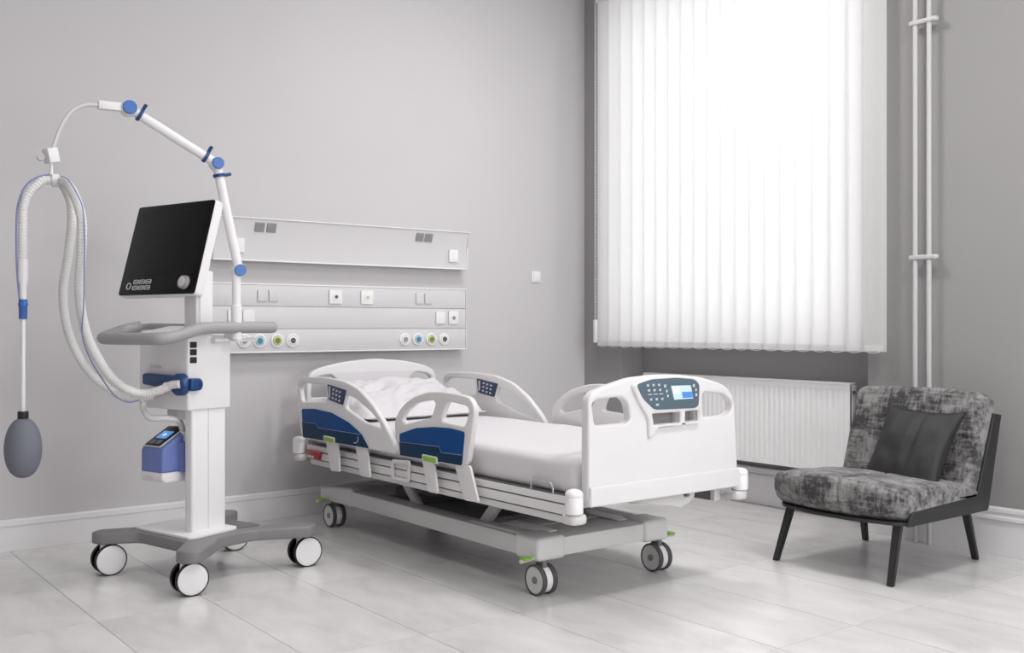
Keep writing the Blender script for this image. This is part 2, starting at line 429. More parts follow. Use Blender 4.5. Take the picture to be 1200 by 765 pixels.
# ------------------------------------------------------------------ vertical blind
BX0, BX1, BYY = -5.185, -3.005, 4.755
bl = thing('vertical_blind', 'white vertical slat blind covering the tall window', 'blind', ((BX0+BX1)/2, BYY, .965))
bbox('head_rail', BX0-.01, BX1+.01, BYY-.03, BYY+.03, 3.32, 3.36, WHITE2, bl, .004)
NS = 20; pitch = (BX1-BX0)/NS
def slat_mesh():
    bm = bmesh.new(); w = .122; rows = []
    for i in range(9):
        s = i/8-.5
        x = w*s*math.cos(.22); y = w*s*math.sin(.22)-.006*(1-4*s*s)
        rows.append([bm.verts.new((x, y, z)) for z in (.965, 1.03, 3.32)])
    for a, b in zip(rows, rows[1:]):
        for k in range(2): bm.faces.new((a[k], b[k], b[k+1], a[k+1]))
    return bm
s0 = None
for i in range(NS):
    dx = BX0+pitch*(i+.5)
    if s0 is None: s0 = obj('slat', slat_mesh(), BLIND, bl, 180, M=Matrix.Translation((dx, BYY, 0))); d0 = dx
    else: dup(s0, (dx-d0, 0, 0))
w0 = None
for i in range(NS):
    dx = BX0+pitch*(i+.5)
    if w0 is None: w0 = bbox('slat_weight', dx-.05, dx+.05, BYY-.0128, BYY-.0110, .968, 1.0, BLIND, bl, M=Matrix.Translation((dx, BYY, 0)) @ Matrix.Rotation(.22, 4, 'Z') @ Matrix.Translation((-dx, -BYY, 0))); d0 = dx
    else: dup(w0, (dx-d0, 0, 0))
bm = bmesh.new(); cp = []
for i in range(NS):
    xa = BX0+pitch*(i+.12); xb = BX0+pitch*(i+.88)
    for k in range(5):
        s = k/4; cp.append((xa+(xb-xa)*s, BYY-.018, .966-.008*math.sin(math.pi*s)))
tube(bm, cp, .0022, 5)
obj('bottom_chain', bm, LGREY, bl, 180)
bm = bmesh.new()
for k in range(150):
    z = 1.16+k*.0145
    bmesh.ops.create_icosphere(bm, subdivisions=1, radius=.0042, matrix=Matrix.Translation((BX0-.012, BYY-.02, z)))
    bmesh.ops.create_icosphere(bm, subdivisions=1, radius=.0042, matrix=Matrix.Translation((BX0-.024, BYY-.02, z)))
cyl(bm, (BX0-.012, BYY-.02, 1.1), (BX0-.012, BYY-.02, 3.33), .0012, seg=5); cyl(bm, (BX0-.024, BYY-.02, 1.1), (BX0-.024, BYY-.02, 3.33), .0012, seg=5)
obj('bead_chain', bm, WHITE2, bl, 180)
bbox('chain_weight', BX0-.03, BX0-.006, BYY-.032, BYY-.008, .985, 1.145, WHITE2, bl, .006)

# ------------------------------------------------------------------ radiator
RX0, RX1, RY, RZ0, RZ1 = -4.88, -3.29, 4.872, .285, .787
rad = thing('radiator', 'white fluted panel radiator in the niche under the window', 'radiator', ((RX0+RX1)/2, 4.93, RZ0))
bm = bmesh.new(); prof = [(RX0, 0), (RX0+.035, 0)]; x = RX0+.04
while x < RX1-.05:
    prof += [(x, 0), (x+.006, .0024), (x+.016, .0024), (x+.022, 0)]; x += .0365
prof += [(RX1, 0)]
for (za, zb, k) in ((RZ0, RZ0+.025, 0), (RZ0+.025, RZ1-.04, 1), (RZ1-.04, RZ1-.012, 0)):
    a = [bm.verts.new((p, RY+q*k, za)) for p, q in prof]; b = [bm.verts.new((p, RY+q*k, zb)) for p, q in prof]
    for i in range(len(prof)-1): bm.faces.new((a[i], a[i+1], b[i+1], b[i]))
box(bm, RX0, RX1, RY+.006, RY+.016, RZ0, RZ1-.014)
obj('front_panel', bm, RADW, rad)
bbox('back_panel', RX0+.01, RX1-.01, 4.925, 4.937, RZ0, RZ1-.014, RADW, rad)
bbox('side_cover', RX1-.004, RX1, RY+.004, 4.94, RZ0+.02, RZ1-.006, RADW, rad, .0015)
bbox('side_cover', RX0, RX0+.004, RY+.004, 4.94, RZ0+.02, RZ1-.006, RADW, rad, .0015)
bbox('top_grille', RX0, RX1, RY-.001, 4.94, RZ1-.012, RZ1, RADW, rad, .003)
bm = bmesh.new(); cyl(bm, (RX1-.004, 4.905, .735), (RX1+.009, 4.905, .735), .010, seg=12); obj('bleed_valve', bm, DGREY, rad, 40)
for xx in (RX0+.25, RX1-.25): bbox('wall_bracket', xx-.015, xx+.015, 4.937, NY, .35, .7, RADW, rad)

# ------------------------------------------------------------------ heating riser pipes
for i, (px, nm) in enumerate(((-2.852, 'left'), (-2.777, 'right'))):
    bm = bmesh.new(); cyl(bm, (px, 4.79, .001), (px, 4.79, ZC-.001), .0125, seg=16)
    tag(obj('heating_pipe', bm, PIPE, None, 40), f'{nm} one of the two white vertical heating pipes behind the armchair', 'pipe', 'heating riser pipes')
for z, lab in ((1.448, 'lower white pipe clip across the two heating pipes'), (2.64, 'upper white pipe clip across the two heating pipes, near the picture top')):
    cl = thing('pipe_clip', lab, 'pipe clip', (-2.807, 4.77, z), group='pipe clips on the heating pipes')
    plate('clip_bar', [fillet([(-2.885, 4.772), (-2.729, 4.772), (-2.729, 4.808), (-2.885, 4.808)], .016, 5)], .024, .006, PIPE, cl, MXY(z))
    bm = bmesh.new(); cyl(bm, (-2.8145, 4.8, z), (-2.8145, YW, z), .006, seg=10); obj('wall_pin', bm, PIPE, cl, 40)

# ------------------------------------------------------------------ wall switch
sw = thing('wall_switch', 'small white light switch on the grey wall left of the blind', 'switch', (XW, 4.397, 1.4))
bbox('switch_frame', XW, XW+.010, 4.357, 4.437, 1.398, 1.476, WHITE, sw, .004)
bbox('rocker', XW+.010, XW+.016, 4.369, 4.425, 1.410, 1.464, WHITE, sw, .002)

# ------------------------------------------------------------------ medical supply panels on the head wall
PF = -5.36
up = thing('upper_wall_panel', 'long white upper supply panel with sloped top above the bed head', 'wall panel', (XW, 2.93, 1.463))
bm = bmesh.new(); pr_ = [(XW, 1.463), (PF, 1.463), (PF, 1.600), (-5.327, 1.695), (XW, 1.70)]
a = [bm.verts.new((x, 2.085, z)) for x, z in pr_]; b = [bm.verts.new((x, 3.765, z)) for x, z in pr_]
for i in range(5): bm.faces.new((a[i], a[(i+1) % 5], b[(i+1) % 5], b[i]))
bm.faces.new(a[::-1]); bm.faces.new(b)
bmesh.ops.bevel(bm, geom=bm.edges[:], offset=.003, segments=2, affect='EDGES')
obj('panel_body', bm, PANELW, up, 40)
bbox('bottom_edge', PF-.01, PF+.004, 2.083, 3.767, 1.461, 1.469, PANELE, up, .001)
bbox('end_cap', -5.438, PF+.003, 3.765, 3.770, 1.463, 1.60, PANELE, up)
bbox('top_edge', -5.345, -5.322, 2.083, 3.767, 1.694, 1.700, PANELE, up, .001)
# grilles lie on the slope
sl = Vector((-5.327+5.36, 0, 1.695-1.600)).normalized(); nrm = Vector((sl.z, 0, -sl.x)).normalized()
def slope_M(y, s):
    o = Vector((PF, y, 1.600))+sl*s
    return Matrix(((0, sl.x, nrm.x, o.x), (1, 0, 0, o.y), (0, sl.z, nrm.z, o.z), (0, 0, 0, 1)))
for y in (2.345, 2.415, 3.395, 3.46):
    M = slope_M(y, .054)
    g = bbox('vent_grille', -.028, .028, -.027, .027, 0, .004, VENTG, up, .001, M=M)
    for k in range(6): bbox('grille_slat', -.025, .025, -.022+k*.008, -.018+k*.008, .004, .0065, VENTG, g, M=M)
for y in (2.226, 3.655):
    bbox('socket_plate', PF+.0008, PF+.013, y-.034, y+.034, 1.505, 1.585, PANELE, up, .003)

lo = thing('lower_wall_panel', 'long white lower supply panel with sockets and coloured gas outlets above the bed head', 'wall panel', (XW, 2.92, .95))
bbox('panel_body', XW, PF-.008, 2.075, 3.757, .953, 1.336, PANELW, lo, .002)
for (z0, z1) in ((.958, 1.083), (1.086, 1.209), (1.212, 1.331)):
    bbox('front_strip', PF-.012, PF, 2.077, 3.755, z0, z1, PANELW, lo, .0015)
bbox('top_edge', PF-.02, PF+.004, 2.073, 3.759, 1.331, 1.339, PANELE, lo, .001)
bbox('bottom_edge', PF-.02, PF+.004, 2.073, 3.759, .950, .958, PANELE, lo, .001)
bbox('end_cap', XW+.001, PF+.003, 3.757, 3.761, .955, 1.334, PANELE, lo)
for y in (2.365, 2.432, 3.402, 3.468):
    bbox('switch_plate', PF+.0005, PF+.010, y-.026, y+.026, 1.238, 1.302, PANELW, lo, .002)
for y in (2.822, 3.032):
    p = bbox('socket_plate', PF+.0005, PF+.011, y-.042, y+.042, 1.230, 1.312, PANELE, lo, .004)
    bm = bmesh.new(); cyl(bm, (PF+.011, y, 1.271), (PF+.015, y, 1.271), .021, seg=20); obj('socket_ring', bm, PANELE, p, 40)
    bm = bmesh.new(); cyl(bm, (PF+.015, y, 1.271), (PF+.018, y, 1.271), .010, seg=14); obj('socket_core', bm, CYL if y > 3 else CDRK, p, 40)
for y in (2.13+.07, 2.286, 3.557):
    bbox('socket_plate', PF+.0005, PF+.013, y-.034, y+.034, 1.114, 1.19, PANELE, lo, .003)
p = bbox('socket_plate', PF+.0005, PF+.011, 3.62, 3.693, 1.112, 1.196, PANELE, lo, .004)
bm = bmesh.new(); cyl(bm, (PF+.011, 3.656, 1.152), (PF+.0145, 3.656, 1.152), .012, seg=16); obj('socket_core', bm, CGRY, p, 40)
cols = [(PANELE, CGRY), (CBLU, CDBL), (CYL, COLV), (PANELE, CDRK)]
for ys in ((2.259, 2.349, 2.455, 2.549), (3.297, 3.391, 3.489, 3.585)):
    for y, (cr, cc) in zip(ys, cols):
        bm = bmesh.new(); lathe(bm, (PF, y, 1.018), (1, 0, 0), [(.0005, .039), (.008, .039), (.012, .034), (.012, .029), (.007, .026), (.007, .001)], 28)
        g = obj('gas_outlet', bm, PANELE, lo, 40)
        bm = bmesh.new(); lathe(bm, (PF, y, 1.018), (1, 0, 0), [(.007, .0255), (.0135, .0255), (.0155, .022), (.0155, .001)], 24); obj('outlet_ring', bm, cr, g, 40)
        bm = bmesh.new(); lathe(bm, (PF, y, 1.018), (1, 0, 0), [(.0155, .0165), (.019, .015), (.019, .001)], 20); obj('outlet_core', bm, cc, g, 40)

# ------------------------------------------------------------------ hospital bed
BC = 2.98
bed = thing('hospital_bed', 'white electric hospital bed with blue side rail panels on grey wheeled frame', 'bed', (-4.05, BC, 0))
def mir(y, s): return y if s < 0 else 2*BC-y      # near side s=-1, far side s=+1
def ybox(name, x0, x1, y0, y1, z0, z1, m, s, bev=0., parent=bed):
    a, b = sorted((mir(y0, s), mir(y1, s))); return bbox(name, x0, x1, a, b, z0, z1, m, parent, bev)
# base
for s in (-1, 1):
    ybox('base_beam', -4.80, -3.22, 2.605, 2.70, .150, .228, MGREY, s, .006)
    ybox('floor_gap_strip', -3.72, -3.36, 2.625, 2.652, .2275, .232, WHITE, s, .001)  # white strips stand in for bright floor seen through the base gaps
    ybox('floor_gap_strip', -3.60, -3.32, 2.72, 2.80, .2275, .232, WHITE, s, .001)
    # corner covers over the casters
    for x0, x1, hd in ((-5.125, -4.755, True), (-3.36, -3.20, False)):
        ya, yb = sorted((mir(2.60, s), mir(2.75, s)))
        bm = bmesh.new(); box(bm, x0, x1, ya, yb, .142 if hd else .14, .245 if hd else .238, .018, 3)
        for v in bm.verts:
            if hd and v.co.z > .2 and v.co.x < -4.98: v.co.z -= .03*min(1, (-4.98-v.co.x)/.13)
        obj('corner_cover', bm, MGREY if hd else LGREY, bed, 40)
bbox('base_crossbeam', -3.46, -3.215, 2.70, 2*BC-2.665, .148, .225, LGREY, bed, .006)
bbox('base_crossbeam', -5.07, -4.87, 2.665, 2*BC-2.665, .152, .225, MGREY, bed, .006)
bbox('base_tray', -4.35, -3.72, 2.70, 3.26, .19, .222, DGREY, bed, .004)
bbox('centre_beam', -4.85, -3.33, 2.93, 3.03, .16, .215, DGREY, bed, .004)
bbox('base_crossbeam', -3.66, -3.46, 2.70, 2*BC-2.70, .165, .2275, MGREY, bed, .004)
bbox('base_crossbeam', -4.62, -4.52, 2.665, 2*BC-2.665, .165, .215, DGREY, bed, .004)
# lift arms between base and deck
for s in (-1, 1):
    for (xa, xb) in ((-4.24, -4.42), (-3.72, -3.56)):
        bm = bmesh.new(); y = mir(2.70, s); d = Vector((xb-xa, 0, .16)).normalized(); n = Vector((d.z, 0, -d.x))*.028
        p0, p1 = Vector((xa, y, .20)), Vector((xb, y, .36))
        q = [p0+n, p0-n, p1-n, p1+n]; A = [bm.verts.new(v+Vector((0, -.014, 0))) for v in q]; B = [bm.verts.new(v+Vector((0, .014, 0))) for v in q]
        for i in range(4): bm.faces.new((A[i], A[(i+1) % 4], B[(i+1) % 4], B[i]))
        bm.faces.new(A[::-1]); bm.faces.new(B)
        bmesh.ops.bevel(bm, geom=bm.edges[:], offset=.006, segments=2, affect='EDGES')
        a = obj('lift_arm', bm, MGREY, bed, 40)
        bm = bmesh.new(); cyl(bm, (xb, y-.02, .352), (xb, y+.02, .352), .016, seg=14); obj('pivot_pin', bm, CHROME, a, 40)
for x in (-4.28, -3.68):
    bm = bmesh.new(); cyl(bm, (x, 2.72, .225), (x, 3.24, .225), .016, seg=12); obj('lift_axle', bm, DGREY, bed, 40)
bm = bmesh.new(); cyl(bm, (-4.5, 2.9, .24), (-3.75, 2.9, .30), .028, seg=14); obj('lift_motor', bm, DGREY, bed, 40)
# casters
def bed_caster(x, y):
    bm = bmesh.new(); lathe(bm, (x, y-.018, .063), (0, 1, 0), [(0, .056), (.036, .056)], 28); bm.free(); bm = bmesh.new(); box(bm, x-.025, x+.025, y-.012, y+.012, .10, .142, .005)
    c = obj('caster', bm, DGREY, bed, 40)
    bm = bmesh.new(); lathe(bm, (x, y-.018, .063), (0, 1, 0), [(0, .056), (.036, .056)], 28); obj('wheel_core', bm, WHITE, c, 40)
    for s in (-1, 1):
        yy = y+s*.028; n = (0, s, 0); R = .063
        bm = bmesh.new(); lathe(bm, (x, yy-s*.011, R), n, [(0, R-.008), (0, R-.002), (.003, R), (.019, R), (.022, R-.002), (.022, R-.007), (.0, R-.007)], 36); obj('tyre', bm, TYRE, c, 40)
        bm = bmesh.new(); lathe(bm, (x, yy-s*.009, R), n, [(0, R-.0075), (.017, R-.0075), (.0185, R-.010), (.016, R-.02), (.016, .02), (.016, .001)], 32); obj('wheel_disc', bm, LGREY, c, 40)
        bm = bmesh.new(); lathe(bm, (x, yy+s*.006, R), n, [(0, .015), (.005, .0145), (.006, .012), (.006, .001)], 20); obj('hub_cap', bm, HUBG, c, 40)
for x in (-5.03, -3.235):
    for s in (-1, 1): bed_caster(x, mir(2.645, s))
# brake pedals
for x, sx in ((-5.03, -1), (-3.235, 1)):
    for s in (-1, 1):
        y = mir(2.58, s); yo = mir(2.535, s)
        bm = bmesh.new(); cyl(bm, (x, mir(2.605, s), .152), (x, yo, .148), .008, seg=10)
        p = obj('brake_lever', bm, MGREY, bed, 40)
        bm = bmesh.new(); ya, yb = sorted((mir(2.545, s), mir(2.585, s))); box(bm, x-.022, x+.022, ya, yb, .154, .163, .003); obj('brake_pedal', bm, GREEN, p, 40)
# deck frame
for s in (-1, 1):
    f = ybox('side_frame', -5.10, -2.97, 2.545, 2.585, .345, .4525, DGREY, s)  # dark core puts the shade of the grooves and mattress gap into colour
    ybox('frame_end_cap', -2.971, -2.945, 2.543, 2.587, .345, .45, LGREY, s, .003, f)
    ybox('frame_strip', -5.14, -2.895, 2.530, 2.5455, .421, .449, RAILG, s, .004, f)
    ybox('frame_strip', -5.14, -2.895, 2.530, 2.5455, .378, .416, RAILG, s, .004, f)
    ybox('frame_strip', -5.10, -2.90, 2.536, 2.5455, .345, .373, LGREY, s, .003, f)
bbox('end_frame', -2.96, -2.93, 2.58, 2*BC-2.58, .40, .446, LGREY, bed, .004)
bbox('end_frame', -5.165, -5.13, 2.58, 2*BC-2.58, .35, .43, LGREY, bed, .004)
for k in range(4):
    x0 = -5.11+k*.555; bbox('deck_panel', x0, x0+.535, 2.59, 2*BC-2.59, .415, .446, MGREY, bed, .004)
bbox('under_frame', -4.75, -3.3, 2.66, 2.72, .34, .39, MGREY, bed, .004)
bbox('under_frame', -4.75, -3.3, 2*BC-2.72, 2*BC-2.66, .34, .39, MGREY, bed, .004)
for x in (-4.42, -3.56): bbox('under_crossbar', x-.025, x+.025, 2.6, 2*BC-2.6, .345, .385, MGREY, bed, .004)
# corner bumpers with brackets
for x, sx in ((-5.185, -1), (-2.873, 1)):
    for s in (-1, 1):
        y = mir(2.507, s)
        bm = bmesh.new(); lathe(bm, (x, y, .397), (0, 0, 1), [(0, .030), (.004, .0345), (.062, .0345), (.064, .033), (.066, .0345), (.078, .034), (.088, .027), (.093, .014), (.094, .001)], 24)
        b = obj('bumper', bm, WHITE, bed, 40)
        ya, yb = sorted((mir(2.478, s), mir(2.56, s))); xa, xb = sorted((x+sx*.030, x-sx*.055))
        pl = [(xa, ya), (xb, ya), (xb, yb), (xa, yb)]
        plate('bumper_bracket', [fillet(pl, [.045]*4, 6)], .038, .012, LGREY, b, MXY(.376))
# mattress retainer loops, red release handle, hook under the foot end
for s in (-1, 1):
    y = mir(2.537, s)
    bm = bmesh.new(); tube(bm, crom([(-3.165, y, .445), (-3.165, y, .478), (-3.150, y, .490), (-3.06, y, .490), (-3.035, y, .476), (-3.030, y, .445)], 5), .0045, 8); obj('mattress_retainer', bm, CHROME, bed, 180)
    bm = bmesh.new(); ya, yb = sorted((mir(2.512, s), mir(2.531, s))); box(bm, -5.105, -4.955, ya, yb, .396, .424, .006); box(bm, -5.02, -4.965, ya, yb, .382, .40, .004); obj('release_handle', bm, RED, bed, 40)
hk = [(2.84, .395), (2.95, .432), (3.22, .432), (3.222, .385), (3.19, .362), (3.15, .352), (3.14, .345), (3.08, .36), (2.95, .38)]
hh = fillet([(3.152, .386), (3.192, .386), (3.192, .415), (3.152, .415)], .014)
plate('foot_hook', [fillet(hk, .012), hh], .02, .004, LGREY, bed, MYZ(-2.93))
# frame bracket between the rails
fr = fillet([(-4.215, .365), (-4.055, .368), (-4.05, .472), (-4.215, .462)], .02); fi = fillet([(-4.195, .382), (-4.073, .384), (-4.070, .455), (-4.195, .447)], .012)
for s in (-1, 1): plate('rail_bracket', [fr, fi], .012, .003, RAILG, bed, MXZ(mir(2.521, s)))

# head and foot boards
HO = [(2.535, .40), (2.553, .795), (2.574, .842), (2.643, .869), (2.777, .895), (2.943, .909), (3.017, .909), (3.183, .895), (3.317, .869), (3.386, .842), (3.407, .795), (3.425, .40)]
hr = [(3.20, .70), (3.22, .795), (3.262, .828), (3.345, .815), (3.378, .79), (3.385, .70)]
hb = plate('headboard', [fillet(HO, .035, 4), fillet(hr, .022, 4), fillet([(2*BC-y, z) for y, z in hr][::-1], .022, 4)], .042, .010, BOARD, bed, MYZ(-5.195), 3)
FO = [(2.56, .418), (2.56, .821), (2.582, .849), (2.669, .874), (2.783, .898), (2.919, .906), (3.050, .903), (3.178, .890), (3.300, .862), (3.360, .835), (3.395, .784), (3.412, .503), (3.416, .418)]
fL = [(2.578, .805), (2.603, .823), (2.737, .827), (2.771, .797), (2.780, .737), (2.760, .722), (2.593, .722)]
fR = [(3.194, .828), (3.332, .814), (3.381, .776), (3.373, .735), (3.332, .722), (3.194, .722)]
s1 = [(2.884, .754), (3.047, .754), (3.045, .710), (2.896, .709)]; s2 = [(3.074, .754), (3.151, .755), (3.151, .712), (3.074, .711)]
fb = plate('footboard', [fillet(FO, .03, 4), fillet(fL, .02, 4), fillet(fR, .02, 4), fillet(s1, .006), fillet(s2, .006)], .045, .010, BOARD, bed, MYZ(-2.873), 3)
CS = [(2.772, .872), (2.815, .800), (2.866, .735), (2.870, .650), (2.925, .698), (3.165, .700), (3.168, .868), (3.13, .894), (3.02, .902), (2.88, .901)]
plate('console_shell', [fillet(CS, .02, 4), fillet(s1, .006), fillet(s2, .006)], .022, .009, BOARD, fb, MYZ(-2.846), 3)
LP = [(2.562, .419), (2.562, .494), (3.411, .498), (3.414, .419)]
plate('lower_panel', [fillet(LP, .008)], .020, .006, BOARD, fb, MYZ(-2.848), 3)
SLT = mat('grey_slot_shade', (.24, .235, .235), .6, var=.02)  # grey plate puts the shade inside the footboard slots into colour
plate('slot_shade', [fillet([(2.876, .762), (3.158, .762), (3.158, .702), (2.876, .702)], .006)], .008, .002, SLT, fb, MYZ(-2.890))
CP = [(2.794, .874), (2.876, .891), (3.021, .893), (3.122, .884), (3.152, .862), (3.147, .776), (3.127, .766), (2.893, .770), (2.829, .818)]
plate('control_panel', [fillet(CP, .018, 4)], .006, .002, PANSL, fb, MYZ(-2.834))
xs = -2.8305
plate('display', [fillet([(2.982, .862), (3.096, .860), (3.111, .806), (3.001, .805)], .003)], .003, .0008, LCD, fb, MYZ(xs+.0006))
plate('display_menu', [[(3.043, .835), (3.102, .834), (3.107, .810), (3.048, .810)]], .001, .0002, LCDB, fb, MYZ(xs+.0024))
plate('display_text', [[(2.990, .857), (3.028, .856), (3.034, .829), (2.998, .829)]], .001, .0002, LCDW, fb, MYZ(xs+.0024))
def marks(name, L, parent, X):
    bm = bmesh.new()
    for (y, z, w, h) in L: box(bm, X, X+.0012, y-w/2, y+w/2, z-h/2, z+h/2)
    return obj(name, bm, SYMB, parent)
L = []
for i in range(3):
    for j, zz in enumerate((.868, .848, .832, .812)):
        yy = 2.852+i*.031+j*.006
        L.append((yy, zz, .012 if j != 2 else .022, .009 if j != 2 else .004))
L += [(2.905, .790, .016, .008), (2.948, .862, .012, .012), (2.958, .842, .010, .010), (2.964, .822, .010, .010), (3.115, .858, .012, .012), (3.128, .84, .01, .01), (3.130, .82, .012, .012)]
marks('control_symbol', L, fb, xs)

# side rails
RA = [(-5.165, .785), (-5.115, .822), (-4.87, .831), (-4.64, .822), (-4.485, .789), (-4.342, .719), (-4.22, .627), (-4.134, .533), (-4.126, .497), (-4.383, .497), (-5.115, .487), (-5.155, .62)]
A1 = [(-5.135, .762), (-5.08, .787), (-4.832, .788), (-4.822, .703), (-5.105, .689)]
A2 = [(-4.605, .753), (-4.485, .727), (-4.358, .678), (-4.276, .631), (-4.255, .603), (-4.425, .632), (-4.618, .683)]
AB = [(-5.102, .648), (-4.949, .658), (-4.759, .650), (-4.577, .614), (-4.447, .567), (-4.37, .503), (-5.081, .496)]
AD = [(-5.092, .578), (-4.929, .582), (-4.90, .561), (-4.444, .564), (-4.37, .503), (-5.081, .496)]
AK = [(-4.803, .797), (-4.600, .775), (-4.635, .697), (-4.788, .716)]
RB = [(-4.100, .492), (-4.142, .651), (-4.073, .726), (-3.972, .776), (-3.847, .806), (-3.743, .812), (-3.613, .808), (-3.520, .798), (-3.482, .755), (-3.498, .682), (-3.541, .500)]
B1 = [(-4.065, .665), (-4.028, .707), (-3.936, .746), (-3.812, .768), (-3.788, .756), (-3.822, .694), (-4.035, .648)]
B2 = [(-3.685, .769), (-3.55, .758), (-3.532, .741), (-3.562, .675), (-3.732, .682), (-3.718, .72)]
BB = [(-4.082, .598), (-3.938, .636), (-3.797, .652), (-3.662, .657), (-3.554, .649), (-3.575, .505), (-4.071, .499)]
BD = [(-4.079, .561), (-3.742, .570), (-3.726, .546), (-3.570, .550), (-3.575, .505), (-4.071, .499)]
def grow(h, d):
    c = sum((Vector(p) for p in h), Vector((0, 0)))/len(h)
    return [Vector(p)+(Vector(p)-c).normalized()*d for p in h]
def rail(kind, s):
    O, holes, blue, dark = ((RA, (A1, A2), AB, AD) if kind == 'A' else (RB, (B1, B2), BB, BD))
    y = mir(2.500, s); out = s           # outward direction
    r = plate('side_rail', [fillet(O, .045, 4)]+[fillet(grow(h, .006), .02, 4) for h in holes], .028, .008, RAILG, bed, MXZ(y), 3)
    plate('blue_panel', [fillet(blue, [.012]*len(blue))], .006, .002, BLUE, r, MXZ(y+out*.0155))
    plate('dark_panel', [fillet(dark, .004)], .004, .001, NAVY, r, MXZ(y+out*.0192))
    edge = dark[:4]
    bm = bmesh.new(); tube(bm, [(px, y+out*.0208, pz) for px, pz in edge], .0016, 6); obj('panel_seam', bm, LINEB, r, 180)
    lx, lz = (-4.772, .512) if kind == 'A' else (-3.815, .509)
    plate('latch_frame', [fillet([(lx-.066, lz+.016), (lx+.062, lz+.014), (lx+.062, lz-.018), (lx-.06, lz-.016)], .010)], .014, .003, RAILG, r, MXZ(y+out*.017))
    plate('release_latch', [fillet([(lx-.054, lz+.009), (lx+.052, lz+.007), (lx+.052, lz-.015), (lx-.048, lz-.013)], .006)], .008, .002, GREEN, r, MXZ(y+out*.023))
    arms = ([(-4.840, .503), (-4.705, .503), (-4.685, .350), (-4.782, .345)], [(-4.520, .503), (-4.400, .503), (-4.370, .356), (-4.470, .356)]) if kind == 'A' else \
           ([(-3.905, .505), (-3.805, .505), (-3.772, .356), (-3.852, .356)], [(-3.645, .508), (-3.525, .508), (-3.462, .360), (-3.566, .356)])
    for a in arms: plate('support_arm', [fillet(a, .012)], .012, .004, RAILG, r, MXZ(y+out*.004))
    if kind == 'A':
        face = -1 if s < 0 else -1      # keypads seen: outside on the near rail, inside on the far rail
        yk = y-.0155
        plate('keypad', [fillet(AK, .010)], .006, .002, KEYN, r, MXZ(yk))
        bm = bmesh.new()
        for i in range(3):
            for j in range(3):
                cx = -4.735+i*.035+(j-1)*-.004; cz = .772-i*.005-j*.022
                box(bm, cx-.009, cx+.009, yk-.0042, yk-.003, cz-.005, cz+.005)
        box(bm, -4.782, -4.768, yk-.0042, yk-.003, .728, .786)
        obj('keypad_symbol', bm, SYMB, r)
    if kind == 'A':
        bm = bmesh.new(); tube(bm, crom([(-4.47, y+out*.021, .553), (-4.468, y+out*.021, .533), (-4.485, y+out*.021, .520), (-4.510, y+out*.021, .518)], 5), .0025, 6); obj('angle_gauge', bm, SYMB, r, 180)
    return r
for k in 'AB':
    for s in (-1, 1): rail(k, s)

# ------------------------------------------------------------------ mattress and pillow
def matt(c, p):
    n = noise.noise(Vector((p.x*2.2, p.y*3.0, .3)))*.006+noise.noise(Vector((p.x*6, p.y*2.5, 4)))*.0025
    if c.z > 0: p.z += n*max(0, c.z)+.006*(1-c.y*c.y)
    if abs(c.y) > .9: p.y += math.copysign(.006*math.sin(p.x*5+1)*(.5+.5*c.z), c.y)*.6
    return p
mt = soft_box('mattress', (2.215, .85, .148), .045, (90, 40, 10), matt, LINEN, None, Matrix.Translation((-4.015, BC, .5215)))
tag(mt, 'thick mattress covered in a plain white sheet on the hospital bed', 'mattress')
def pil(c, p):
    u, v = c.x, c.y
    e = max(0, 1-abs(u)**9)**.5*max(0, 1-abs(v)**9)**.5
    wr = noise.noise(Vector((u*2.0+v*2.6, (u-v)*1.1, 1)))*.022+noise.noise(Vector((u*4.5+v*6, (u-v)*2, 3)))*.011+noise.noise(Vector((u*12, v*14, 5)))*.004
    top = .614+(.130-.066*u+.03*(1-u*u)*(1-v*v)+wr*1.5)*e
    bot = .607
    z = bot+(top-bot)*(c.z+1)/2+.012*(1-e)
    k = 1-c.z*c.z
    return Vector((-4.865+u*.262*(1-.06*v*v)+math.copysign(.014, u)*k*(abs(u) > .98), 2.985+v*.385*(1-.05*u*u)+math.copysign(.014, v)*k*(abs(v) > .98), z))
pl_ = soft_box('pillow', (2, 2, 2), .01, (56, 64, 6), pil, LINEN)
tag(pl_, 'wide crumpled white pillow leaning against the headboard of the bed', 'pillow')

# ------------------------------------------------------------------ ventilator cart
VM = Matrix.Translation((-4.468, 1.726, 0)) @ Matrix.Rotation(math.radians(17.3), 4, 'Z')
ven = thing('ventilator', 'white medical ventilator with black screen on a grey four-wheeled cart', 'ventilator', (-4.468, 1.726, 0), math.radians(17.3))
def V(*p): return VM @ Vector(p)
def vbox(name, x0, x1, y0, y1, z0, z1, m, parent=ven, bev=0., seg=2): return bbox(name, x0, x1, y0, y1, z0, z1, m, parent, bev, VM, seg)
BO = [(-.375, -.315), (-.345, -.375), (-.29, -.37), (-.175, -.245), (.165, -.262), (.275, -.395), (.335, -.385), (.365, -.335), (.205, -.10), (.20, .07), (.355, .275), (.335, .335), (.275, .355), (.13, .175),
      (-.14, .175), (-.23, .355), (-.29, .355), (-.32, .30), (-.245, .08), (-.25, -.14)]
base = plate('cart_base', [fillet(BO, .03, 4)], .052, .010, VBASE, ven, VM @ MXY(.167), 3)
PO = [(-.245, -.225), (.155, -.238), (.165, -.20), (.14, .045), (-.235, .045)]
plate('base_cover', [fillet(PO, .03, 4)], .014, .004, WHITE, ven, VM @ MXY(.199))
plate('rear_recess', [fillet([(-.1, .055), (.13, .055), (.155, .16), (-.12, .16)], .02)], .006, .001, DGREY, ven, VM @ MXY(.1945))
